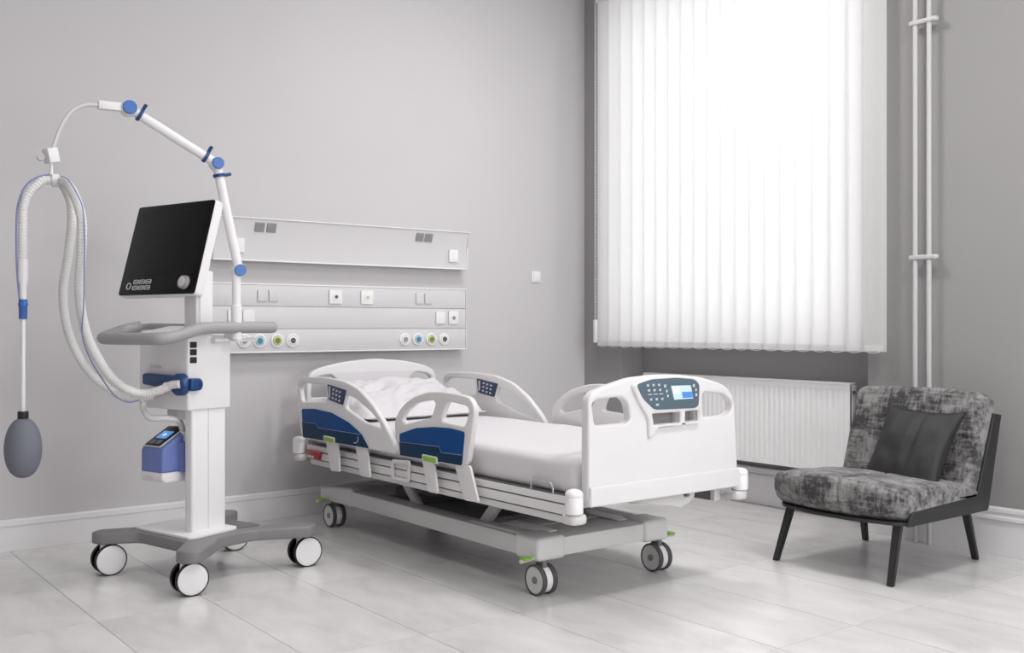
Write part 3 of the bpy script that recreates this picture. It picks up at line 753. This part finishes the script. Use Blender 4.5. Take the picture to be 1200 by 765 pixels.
def ven_caster(x, y):      # x, y: world position of the outer wheel's contact point
    cx = x-.030; R = .0685
    bm = bmesh.new()
    pr2 = fillet([(-.030, .155), (.024, .155), (.034, .10), (.018, .03), (-.012, .022), (-.036, .06)], .012)
    plate_m = Matrix(((0, 0, 1, cx), (1, 0, 0, y-.004), (0, 1, 0, 0), (0, 0, 0, 1)))
    bm.free()
    c = plate('caster', [pr2], .036, .008, WHITE, ven, plate_m)
    for s in (-1, 1):
        xx = cx+s*.022; n = (s, 0, 0)
        bm = bmesh.new(); lathe(bm, (xx, y, R), n, [(0, R-.008), (0, R-.002), (.003, R), (.017, R), (.020, R-.002), (.020, R-.0045), (0, R-.0045)], 40); obj('tyre', bm, BLACK, c, 40)
        bm = bmesh.new(); lathe(bm, (xx, y, R), n, [(.001, R-.005), (.017, R-.005), (.0185, R-.008), (.0195, R-.02), (.0195, .001)], 40); obj('wheel_disc', bm, WHITE, c, 40)
for (x, y) in ((-4.641, 1.341), (-4.082, 1.500), (-4.262, 2.104)): ven_caster(x, y)
q = V(-.246, .335, 0); ven_caster(q.x+.02, q.y)
CO = [(.036, -.168), (.088, -.168), (.088, .015), (.036, .015)]
col = plate('column', [fillet(CO, .012, 4)], .545, .001, WHITE, ven, VM @ MXY(.472))
vbox('column_seam', .087, .0895, -.083, -.079, .215, .735, LGREY, col)
HO2 = [(-.262, -.195), (.097, -.195), (.097, .037), (-.262, .037)]
hou = plate('housing', [fillet(HO2, [.035, .014, .014, .03], 5)], .325, .006, WHITE, ven, VM @ MXY(.898), 3)
vbox('foot_bracket', -.10, .04, -.16, -.02, .690, .738, LGREY, hou, .01)
for z in (1.019, .987, .953):
    vbox('key_button', .0975, .101, -.186, -.152, z-.013, z+.013, BLACK, hou, .003)
bm = bmesh.new()
for k in range(6): box(bm, -.163+k*.0135, -.154+k*.0135, -.1962, -.1952, .915, .928)
obj('name_print', bm, LGREY, hou, M=VM)
MFZ = Matrix(((1, 0, 0, 0), (0, 0, -1, 0), (0, 1, 0, 0), (0, 0, 0, 1)))
def MF(y): return VM @ Matrix.Translation((0, y, 0)) @ MFZ
cn = plate('hose_port', [fillet([(-.188, .842), (-.188, .888), (-.17, .892), (.09, .884), (.09, .815), (-.02, .828)], .012)], .03, .008, CONB, hou, MF(-.209))
bm = bmesh.new(); lathe(bm, V(.062, -.195, .848), VM.to_3x3() @ Vector((0, -1, 0)), [(0, .048), (.026, .048), (.032, .043), (.032, .001)], 28); obj('port_collar', bm, CONB, cn, 40)
plate('port_knob', [fillet([(-.20, .820), (-.142, .822), (-.132, .848), (-.142, .874), (-.20, .876)], .015)], .03, .008, CONB, cn, VM @ MYZ(.110))
plate('knob_square', [fillet([(-.158, .838), (-.143, .838), (-.143, .858), (-.158, .858)], .003)], .004, .001, KEYN, cn, VM @ MYZ(.126))
for lx, lz in ((.03, .838), (-.10, .806)):
    bm = bmesh.new(); d = VM.to_3x3() @ Vector((-.88, -.16, -.10)); lathe(bm, V(lx+.055, -.226, lz+.014), d, [(0, .018), (.05, .018), (.052, .015), (.085, .0145)], 20); obj('hose_cuff', bm, WHITE, cn, 40)
# handle loop, tray and rail clip
HP = [(.165, .215, 1.094), (.165, .05, 1.094), (.165, -.13, 1.092), (.165, -.20, 1.085), (.163, -.30, 1.058), (.150, -.365, 1.049), (.09, -.385, 1.047), (-.05, -.385, 1.046), (-.20, -.38, 1.046), (-.268, -.362, 1.048),
      (-.300, -.32, 1.056), (-.315, -.24, 1.078), (-.315, -.18, 1.092), (-.300, -.15, 1.097)]
bm = bmesh.new(); hp = crom([V(*p) for p in HP], 6); 
tube(bm, hp, .026, 16); obj('handle', bm, HANDLE, ven, 60)
bm = bmesh.new(); bmesh.ops.create_uvsphere(bm, u_segments=16, v_segments=10, radius=.026, matrix=Matrix.Translation(V(.165, .215, 1.094))); obj('handle_end', bm, HANDLE, ven, 180)
bm = bmesh.new(); tube(bm, crom([V(*p) for p in ((-.305, -.155, 1.094), (-.27, -.13, 1.098), (-.18, -.125, 1.098), (.10, -.125, 1.094))], 6), .015, 12); obj('handle_back_bar', bm, HANDLE, ven, 60)
td = Vector((0, .20, .040)).normalized(); tn = Vector((0, -td.z, td.y))
plate('tray', [fillet([(-.13, 0), (.105, 0), (.105, .20), (-.10, .20)], .02)], .012, .003, WHITE, ven, VM @ Matrix(((1, 0, 0, 0), (0, td.y, tn.y, -.335), (0, td.z, tn.z, 1.056), (0, 0, 0, 1))))
vbox('rail_clip', .098, .128, -.075, .165, 1.030, 1.047, WHITE, ven, .003)
# monitor
up_v = Vector((0, .112, .412)).normalized(); nf = Vector((0, -up_v.z, up_v.y))
MM = VM @ Matrix(((1, up_v.x, nf.x, -.1325), (0, up_v.y, nf.y, -.194), (0, up_v.z, nf.z, 1.239), (0, 0, 0, 1)))
def rr(x0, x1, y0, y1, r): return fillet([(x0, y0), (x1, y0), (x1, y1), (x0, y1)], r, 5)
mon = plate('monitor', [rr(-.2745, .2745, -.004, .431, .016)], .046, .008, WHITE, ven, MM @ MXY(-.023), 3)
plate('screen_glass', [rr(-.2715, .2715, 0, .428, .014)], .005, .0012, BLACKG, mon, MM @ MXY(.0015))
plate('screen', [rr(-.235, .235, .09, .395, .003)], .002, .0004, SCREEN, mon, MM @ MXY(.0042))
bm = bmesh.new(); cyl(bm, (.195, .050, .004), (.195, .050, .022), .031, .028, seg=28); obj('dial_knob', bm, HANDLE, mon, 40, M=MM)
plate('dial_face', [[Vector((.195+.022*math.cos(t*.3142), .050+.022*math.sin(t*.3142))) for t in range(20)]], .003, .0006, LGREY, mon, MM @ MXY(.0225))
plate('power_button', [[Vector((-.205+.017*math.cos(t*.3142), .042+.017*math.sin(t*.3142))) for t in range(20)], [Vector((-.205+.012*math.cos(t*.3142), .042+.012*math.sin(t*.3142))) for t in range(20)]], .003, .0005, LGREY, mon, MM @ MXY(.0052))
for j, yy in enumerate((.061, .033)):
    for i in range(3):
        xx = -.155+i*.045
        kb = plate('menu_key', [rr(xx-.019, xx+.019, yy-.010, yy+.010, .005), rr(xx-.0155, xx+.0155, yy-.007, yy+.007, .003)], .003, .0005, LGREY, mon, MM @ MXY(.0052))
        bm = bmesh.new()
        for t in (-1, 0, 1): box(bm, xx+t*.008-.002, xx+t*.008+.002, yy-.003, yy+.003, .0042, .0056)
        obj('key_symbol', bm, LGREY, mon, M=MM)
vbox('monitor_stand', .02, .128, -.155, -.085, 1.06, 1.34, WHITE, ven, .008)
vbox('stand_cover', .04, .122, -.172, -.152, 1.06, 1.27, LGREY, ven, .006)
# support arm
bm = bmesh.new(); lathe(bm, V(.155, .018, 1.04), (0, 0, 1), [(0, .024), (.15, .024), (.155, .019), (.30, .019)], 20); arm = obj('support_arm', bm, WHITE, ven, 40)
vbox('arm_mount', .09, .165, 0, .036, 1.045, 1.10, WHITE, arm, .006)
ax = Vector((.978, -.123, 0)).normalized()
J1, J2, J3 = V(.159, .028, 1.347), V(.119, -.061, 1.813), V(-.033, -.395, 2.017)
BK = V(-.083, -.505, 2.018)
def seg_(a, b, r, nm='arm_tube', t0=.0, t1=1.):
    bm = bmesh.new(); cyl(bm, a.lerp(b, t0), a.lerp(b, t1), r, seg=18); return obj(nm, bm, WHITE, arm, 40)
seg_(J1, J2, .0205); seg_(J2, J3, .0205)
for J, r in ((J1, .029), (J2, .029), (J3, .033)):
    bm = bmesh.new(); lathe(bm, J-ax*.036, ax, [(0, r*.9), (.006, r), (.058, r), (.062, r*.96), (.062, .001)], 28); obj('joint_body', bm, WHITE, arm, 40)
    bm = bmesh.new(); lathe(bm, J+ax*.026, ax, [(0, r*.90), (.005, r*.90), (.008, r*.82), (.008, .001)], 28); obj('joint_cap', bm, JBLUE, arm, 40)
def clamp_ring(a, b, t, upv):
    d = (b-a).normalized(); p = a.lerp(b, t)
    bm = bmesh.new(); lathe(bm, p-d*.007, d, [(0, .0225), (0, .0265), (.014, .0265), (.014, .0225), (0, .0225)], 24)
    s = Vector(upv); s = (s-d*s.dot(d)).normalized()
    k = d.cross(s)
    for e in (-1, 1):
        q0 = p+s*.022+k*e*.006; cyl(bm, q0, q0+s*.030+k*e*.006, .0065, .0075, seg=10)
    obj('hose_clamp', bm, CONB, arm, 40)
clamp_ring(J3, J2, .12, (0, 0, 1)); clamp_ring(J3, J2, .87, (0, 0, 1)); clamp_ring(J2, J1, .11, (-.2, .98, 0))
dB = (J3-BK); e1 = dB.normalized(); e3 = ax; e2 = e3.cross(e1).normalized()
MB_ = Matrix(((e1.x, e2.x, e3.x, BK.x), (e1.y, e2.y, e3.y, BK.y), (e1.z, e2.z, e3.z, BK.z), (0, 0, 0, 1)))
bbox('arm_block', 0, dB.length-.02, -.017, .017, -.017, .017, WHITE, arm, .003, MB_)
GP = [V(*p) for p in ((-.083, -.505, 2.016), (-.103, -.550, 2.012), (-.124, -.595, 1.982), (-.138, -.627, 1.930), (-.149, -.650, 1.865), (-.156, -.665, 1.805))]
bm = bmesh.new(); tube(bm, crom(GP, 8), .0085, 12); obj('gooseneck', bm, LGREY, arm, 180)
cc = V(-.157, -.668, 1.792)
bm = bmesh.new(); box(bm, -.026, .026, -.022, .022, -.030, .030, .004); hc = obj('hose_holder', bm, WHITE, arm, 40, M=Matrix.Translation(cc) @ Matrix.Rotation(math.atan2(ax.y, ax.x)+.35, 4, 'Z') @ Matrix.Rotation(.22, 4, 'X'))
bm = bmesh.new(); cyl(bm, cc-ax*.05, cc-ax*.02, .016, seg=12); bmesh.ops.translate(bm, verts=bm.verts[:], vec=V(-.175, -.70, 1.785)-cc+ax*.03); obj('holder_knob', bm, MGREY, arm, 40)
bm = bmesh.new(); cyl(bm, V(-.157, -.668, 1.768), V(-.157, -.668, 1.712), .008, seg=12); obj('holder_stem', bm, WHITE, arm, 40)
bm = bmesh.new(); dd = (V(-.13, -.62, 1.69)-V(-.175, -.708, 1.69)).normalized()
lathe(bm, V(-.150, -.655, 1.692)-dd*.012, dd, [(0, .020), (0, .027), (.026, .027), (.026, .020), (0, .020)], 24)
obj('hose_clip', bm, WHITE, arm, 40)

# hoses hanging on the arm
def hose(name, L, r, label, group=None, m=HOSE, ripple=True):
    pts = resample(crom([V(*p) for p in L], 14), .0042)
    bm = bmesh.new()
    tube(bm, pts, r, 12, (lambda i: r*(1+.10*math.sin(i*2.1))) if ripple else None)
    return tag(obj(name, bm, m, None, 180), label, 'hose', group)
hose('breathing_hose', [(-.150, -.655, 1.692), (-.168, -.692, 1.690), (-.175, -.708, 1.678), (-.19, -.742, 1.635), (-.198, -.759, 1.576), (-.199, -.762, 1.487), (-.199, -.762, 1.362)], .0185,
     'pale corrugated breathing hose hanging left of the arm down to the grey bulb', 'breathing hoses')
hose('breathing_hose', [(-.135, -.64, 1.692), (-.06, -.655, 1.668), (-.005, -.668, 1.635), (.040, -.672, 1.580), (.064, -.67, 1.506), (.042, -.66, 1.38), (-.002, -.64, 1.247), (-.036, -.6, 1.11), (-.059, -.54, .998), (-.077, -.45, .889), (-.078, -.36, .827), (-.045, -.29, .812), (.03, -.232, .842)], .0185,
     'outer pale corrugated breathing hose looping from the arm to the blue port', 'breathing hoses')
hose('breathing_hose', [(-.140, -.632, 1.682), (-.118, -.625, 1.650), (-.09, -.622, 1.595), (-.088, -.62, 1.519), (-.146, -.6, 1.391), (-.216, -.58, 1.253), (-.263, -.54, 1.118), (-.291, -.48, 1.001), (-.288, -.41, .896), (-.243, -.34, .82), (-.18, -.285, .785), (-.09, -.232, .800)], .018,
     'inner pale corrugated breathing hose hanging lower, left of the outer one', 'breathing hoses')
hose('humidifier_hose', [(-.154, -.24, .773), (-.150, -.245, .745), (-.127, -.25, .722), (-.085, -.25, .699), (-.045, -.2, .697), (-.025, -.15, .682), (-.030, -.125, .635)], .0135, 'short pale hose curving from the blue port down to the humidifier')
bm = bmesh.new(); tube(bm, crom([V(*p) for p in [(-.155, -.672, 1.716), (-.18, -.719, 1.698), (-.197, -.756, 1.658), (-.207, -.778, 1.589), (-.209, -.784, 1.513), (-.209, -.783, 1.349), (-.204, -.774, 1.20)]], 8), .0036, 8)
tag(obj('sensor_line', bm, LINEB, None, 180), 'thin blue sensor line running down beside the left breathing hose', 'tube', 'blue sensor lines')
bm = bmesh.new(); tube(bm, crom([V(*p) for p in [(-.10, -.66, 1.705), (-.02, -.675, 1.680), (.05, -.685, 1.625), (.086, -.68, 1.56), (.086, -.672, 1.46), (.064, -.66, 1.33), (.02, -.635, 1.18), (-.045, -.60, 1.06), (-.085, -.54, .965), (-.115, -.46, .87), (-.12, -.40, .802), (-.09, -.36, .775), (-.05, -.33, .785)]], 8), .0027, 8)
tag(obj('sensor_line', bm, LINEB, None, 180), 'thin blue sensor line following the outer breathing hose to the port', 'tube', 'blue sensor lines')
# rubber bulb on its tube
tl = thing('test_lung', 'grey rubber bulb hanging on a thin white tube with blue connector', 'rubber bulb', V(-.199, -.762, .49))
B0 = V(-.199, -.762, 0)
def tlp(name, prof, m, seg=24):
    bm = bmesh.new(); lathe(bm, B0, (0, 0, 1), prof, seg); return obj(name, bm, m, tl, 50)
tlp('white_cuff', [(1.235, .013), (1.262, .014), (1.285, .0195), (1.365, .0205), (1.368, .0165)], WHITE)
tlp('lower_cuff', [(1.205, .0125), (1.236, .0135)], WHITE)
tlp('blue_connector', [(1.128, .0135), (1.13, .0155), (1.18, .0165), (1.182, .019), (1.192, .019), (1.194, .0165), (1.207, .0165)], JBLUE)
tlp('thin_tube', [(.75, .0085), (1.13, .0085)], WHITE)
tlp('black_collar', [(.724, .019), (.726, .0205), (.756, .0205), (.758, .019)], BLACK)
pf = [(.491+.242*(1-math.cos(math.pi*k/20))/2, .071*math.sin(math.pi*(k/20))**.85*(1-.10*(k/20-.4))) for k in range(20)]+[(.733, .016)]
tlp('bulb', pf, BULB, 32)

# humidifier unit hanging beside the column
hu = thing('humidifier', 'small blue and white humidifier with slanted screen hanging beside the ventilator column', 'humidifier', V(-.075, -.16, .42))
PH = [(-.248, .462), (-.062, .462), (-.062, .648), (-.105, .650), (-.248, .568)]
bm = bmesh.new()
def mYZl(x): return VM @ MYZ(x)
plate('body', [fillet(PH, [.006, .006, .01, .02, .02], 4)], .155, .012, HUMB, hu, mYZl(-.085), 3)
plate('white_base', [fillet([(-.250, .464), (-.06, .464), (-.06, .430), (-.075, .418), (-.232, .418), (-.250, .432)], .008)], .16, .010, WHITE, hu, mYZl(-.085), 3)
sd = Vector((0, .143, .082)).normalized(); sn = Vector((0, -sd.z, sd.y))
MS = VM @ Matrix(((1, sd.x, sn.x, -.088), (0, sd.y, sn.y, -.248), (0, sd.z, sn.z, .568), (0, 0, 0, 1)))
plate('panel_frame', [rr(-.058, .058, .006, .158, .010)], .006, .002, LGREY, hu, MS @ MXY(.0035))
plate('black_panel', [rr(-.054, .054, .010, .154, .008)], .006, .001, BLACKG, hu, MS @ MXY(.0055))
plate('display', [rr(-.034, .034, .062, .115, .003)], .002, .0004, LCDB, hu, MS @ MXY(.0092))
plate('display_icon', [[Vector((.0+.011*math.cos(t*.5236), .088+.011*math.sin(t*.5236))) for t in range(12)]], .001, .0002, LCD, hu, MS @ MXY(.0105))
plate('panel_key', [rr(-.036, -.006, .022, .05, .003)], .002, .0005, DGREY, hu, MS @ MXY(.0092))
plate('panel_key', [rr(.006, .036, .022, .05, .003)], .002, .0005, DGREY, hu, MS @ MXY(.0092))
bm = bmesh.new(); lathe(bm, V(-.018, -.125, .462), (0, 0, 1), [(0, .04), (.12, .04), (.128, .034), (.128, .018), (.132, .0165), (.168, .0165), (.17, .013)], 24); obj('water_chamber', bm, HUMB, hu, 40)
bm = bmesh.new(); lathe(bm, V(-.018, -.125, .590), (0, 0, 1), [(0, .018), (.045, .018), (.047, .014)], 20); obj('chamber_port', bm, WHITE, hu, 40)
bbox('mounting_bracket', -.02, .037, -.075, -.045, .47, .60, LGREY, hu, .004, VM)
bm = bmesh.new()
for k in range(5): box(bm, -.125+k*.012, -.117+k*.012, -.2510, -.2502, .436, .446)
obj('name_print', bm, LGREY, hu, M=VM)

# ------------------------------------------------------------------ lounge chair
ch = thing('lounge_chair', 'low armless lounge chair in mottled grey velvet with black metal frame and legs', 'armchair', (-2.70, 4.25, 0))
CXm = -2.692
# base shell under the seat
SO = [(-3.030, 3.94), (-2.98, 3.885), (-2.85, 3.845), (-2.69, 3.83), (-2.53, 3.845), (-2.40, 3.875), (-2.348, 3.93), (-2.348, 4.56), (-3.030, 4.56)]
plate('seat_shell', [fillet(SO, .03, 4)], .014, .004, CHBLK, ch, MXY(.268))
for sgn in (-1, 1):
    xx = CXm+sgn*.3395
    SP = [(3.89 if sgn > 0 else 4.02, .262), (3.925 if sgn > 0 else 4.04, .322 if sgn > 0 else .29), (4.45, .338 if sgn > 0 else .30), (4.60, .700), (4.665, .690), (4.545, .262)]
    bm = bmesh.new()
    plate('side_panel', [fillet(SP, [.004, .006, .02, .004, .004, .012], 3)], .014, .003, CHBLK, ch, MYZ(xx))
bm = bmesh.new()
bq = [Vector((0, 4.51, .275)), Vector((0, 4.652, .690))]
up_b = (bq[1]-bq[0]).normalized(); nb = Vector((0, -up_b.z, up_b.y))
MBk = Matrix(((1, 0, 0, CXm), (0, up_b.y, nb.y, bq[0].y), (0, up_b.z, nb.z, bq[0].z), (0, 0, 0, 1)))
plate('back_shell', [rr(-.335, .335, 0, .43, .02)], .012, .004, CHBLK, ch, MBk)
for (tx, ty, fx_, fy_) in ((-2.965, 3.93, -3.033, 3.905), (-2.415, 3.925, -2.431, 3.893), (-2.425, 4.49, -2.470, 4.665), (-2.965, 4.49, -3.040, 4.64)):
    t, f_ = Vector((tx, ty, .264)), Vector((fx_, fy_, .0))
    bm = bmesh.new(); w = .0145; q0 = [bm.verts.new(f_+Vector((a*w, b*w*.8, 0))) for a, b in ((-1, -1), (1, -1), (1, 1), (-1, 1))]; w = .018
    q1 = [bm.verts.new(t+Vector((a*w, b*w*.8, 0))) for a, b in ((-1, -1), (1, -1), (1, 1), (-1, 1))]
    for i in range(4): bm.faces.new((q0[i], q0[(i+1) % 4], q1[(i+1) % 4], q1[i]))
    bm.faces.new(q0[::-1]); bm.faces.new(q1)
    bmesh.ops.bevel(bm, geom=bm.edges[:], offset=.003, segments=2, affect='EDGES')
    obj('leg', bm, CHBLK, ch, 40)
def groove(t, lines, w): return sum(math.exp(-((t-l)/w)**2) for l in lines)
def seat(c, p):
    u, v = c.x, c.y                       # v=-1 front
    g = groove(u, (-.42, .17), .02)
    if c.z > 0:
        p.z += .022*(1-u*u)*(1-.3*v)+.010*(1-v*v)-.014*g-.018*(v+1)+.004*noise.noise(Vector((p.x*9, p.y*9, 1)))
        p.z -= .03*max(0, v)**2
    bow = (1-u*u)
    if v < 0: p.y -= (.085*bow)*(-v) + (-.012*g if abs(v) > .9 else 0)
    if c.z < 0 and v < -.5: p.y += .03*(-c.z)*(-v-.5)*2
    return p
soft_box('seat_cushion', (.706, .66, .140), .038, (110, 40, 12), seat, VELVET, ch, Matrix.Translation((CXm-.008, 4.225, .345)))
def back(c, p):
    u, v = c.x, c.y                       # v=+1 top
    g = groove(u, (-.39, -.08, .18), .018); h = groove(v, (.08,), .024)
    if c.z > 0: p.z += .012*(1-u*u)+.010*(1-v*v)-.016*max(g*(1 if v > 0 else .0), h)+.004*noise.noise(Vector((p.x*9, p.y*9, 2)))
    if v > .85: p.y -= .010*g*(1 if c.z > -.5 else 0)
    p.y += .012*(1-u*u)*max(0, v)
    return p
soft_box('back_cushion', (.668, .49, .13), .04, (120, 60, 10), back, VELVET, ch, MBk @ Matrix.Translation((0, .265, .075)))
# leather throw cushion
def thr(c, p):
    u, v = c.x, c.y
    e = max(0, (1-u*u)*(1-v*v))**.42
    pin = 1-.12*(1-abs(u)**2.2)*(abs(v)**3)
    pin2 = 1-.12*(1-abs(v)**2.2)*(abs(u)**3)
    wr = .006*noise.noise(Vector((u*2.5, v*2.5, 7)))+.004*noise.noise(Vector((u*5, v*2, 9)))
    return Vector((u*.192*pin2, v*.208*pin, c.z*(.006+(.052+wr-.0022*math.exp(-((u-.15)/.025)**2))*e)))
up_c = Vector((0, .19, .315)).normalized(); nc = Vector((0, -up_c.z, up_c.y))
MC = Matrix(((1, 0, 0, -2.585), (0, up_c.y, nc.y, 4.312), (0, up_c.z, nc.z, .540), (0, 0, 0, 1)))
tc = soft_box('throw_cushion', (2, 2, 2), .01, (40, 40, 4), thr, LEATH, None, MC @ Matrix.Rotation(-.05, 4, 'Z'))
tag(tc, 'square dark leather throw cushion leaning on the lounge chair back', 'cushion')
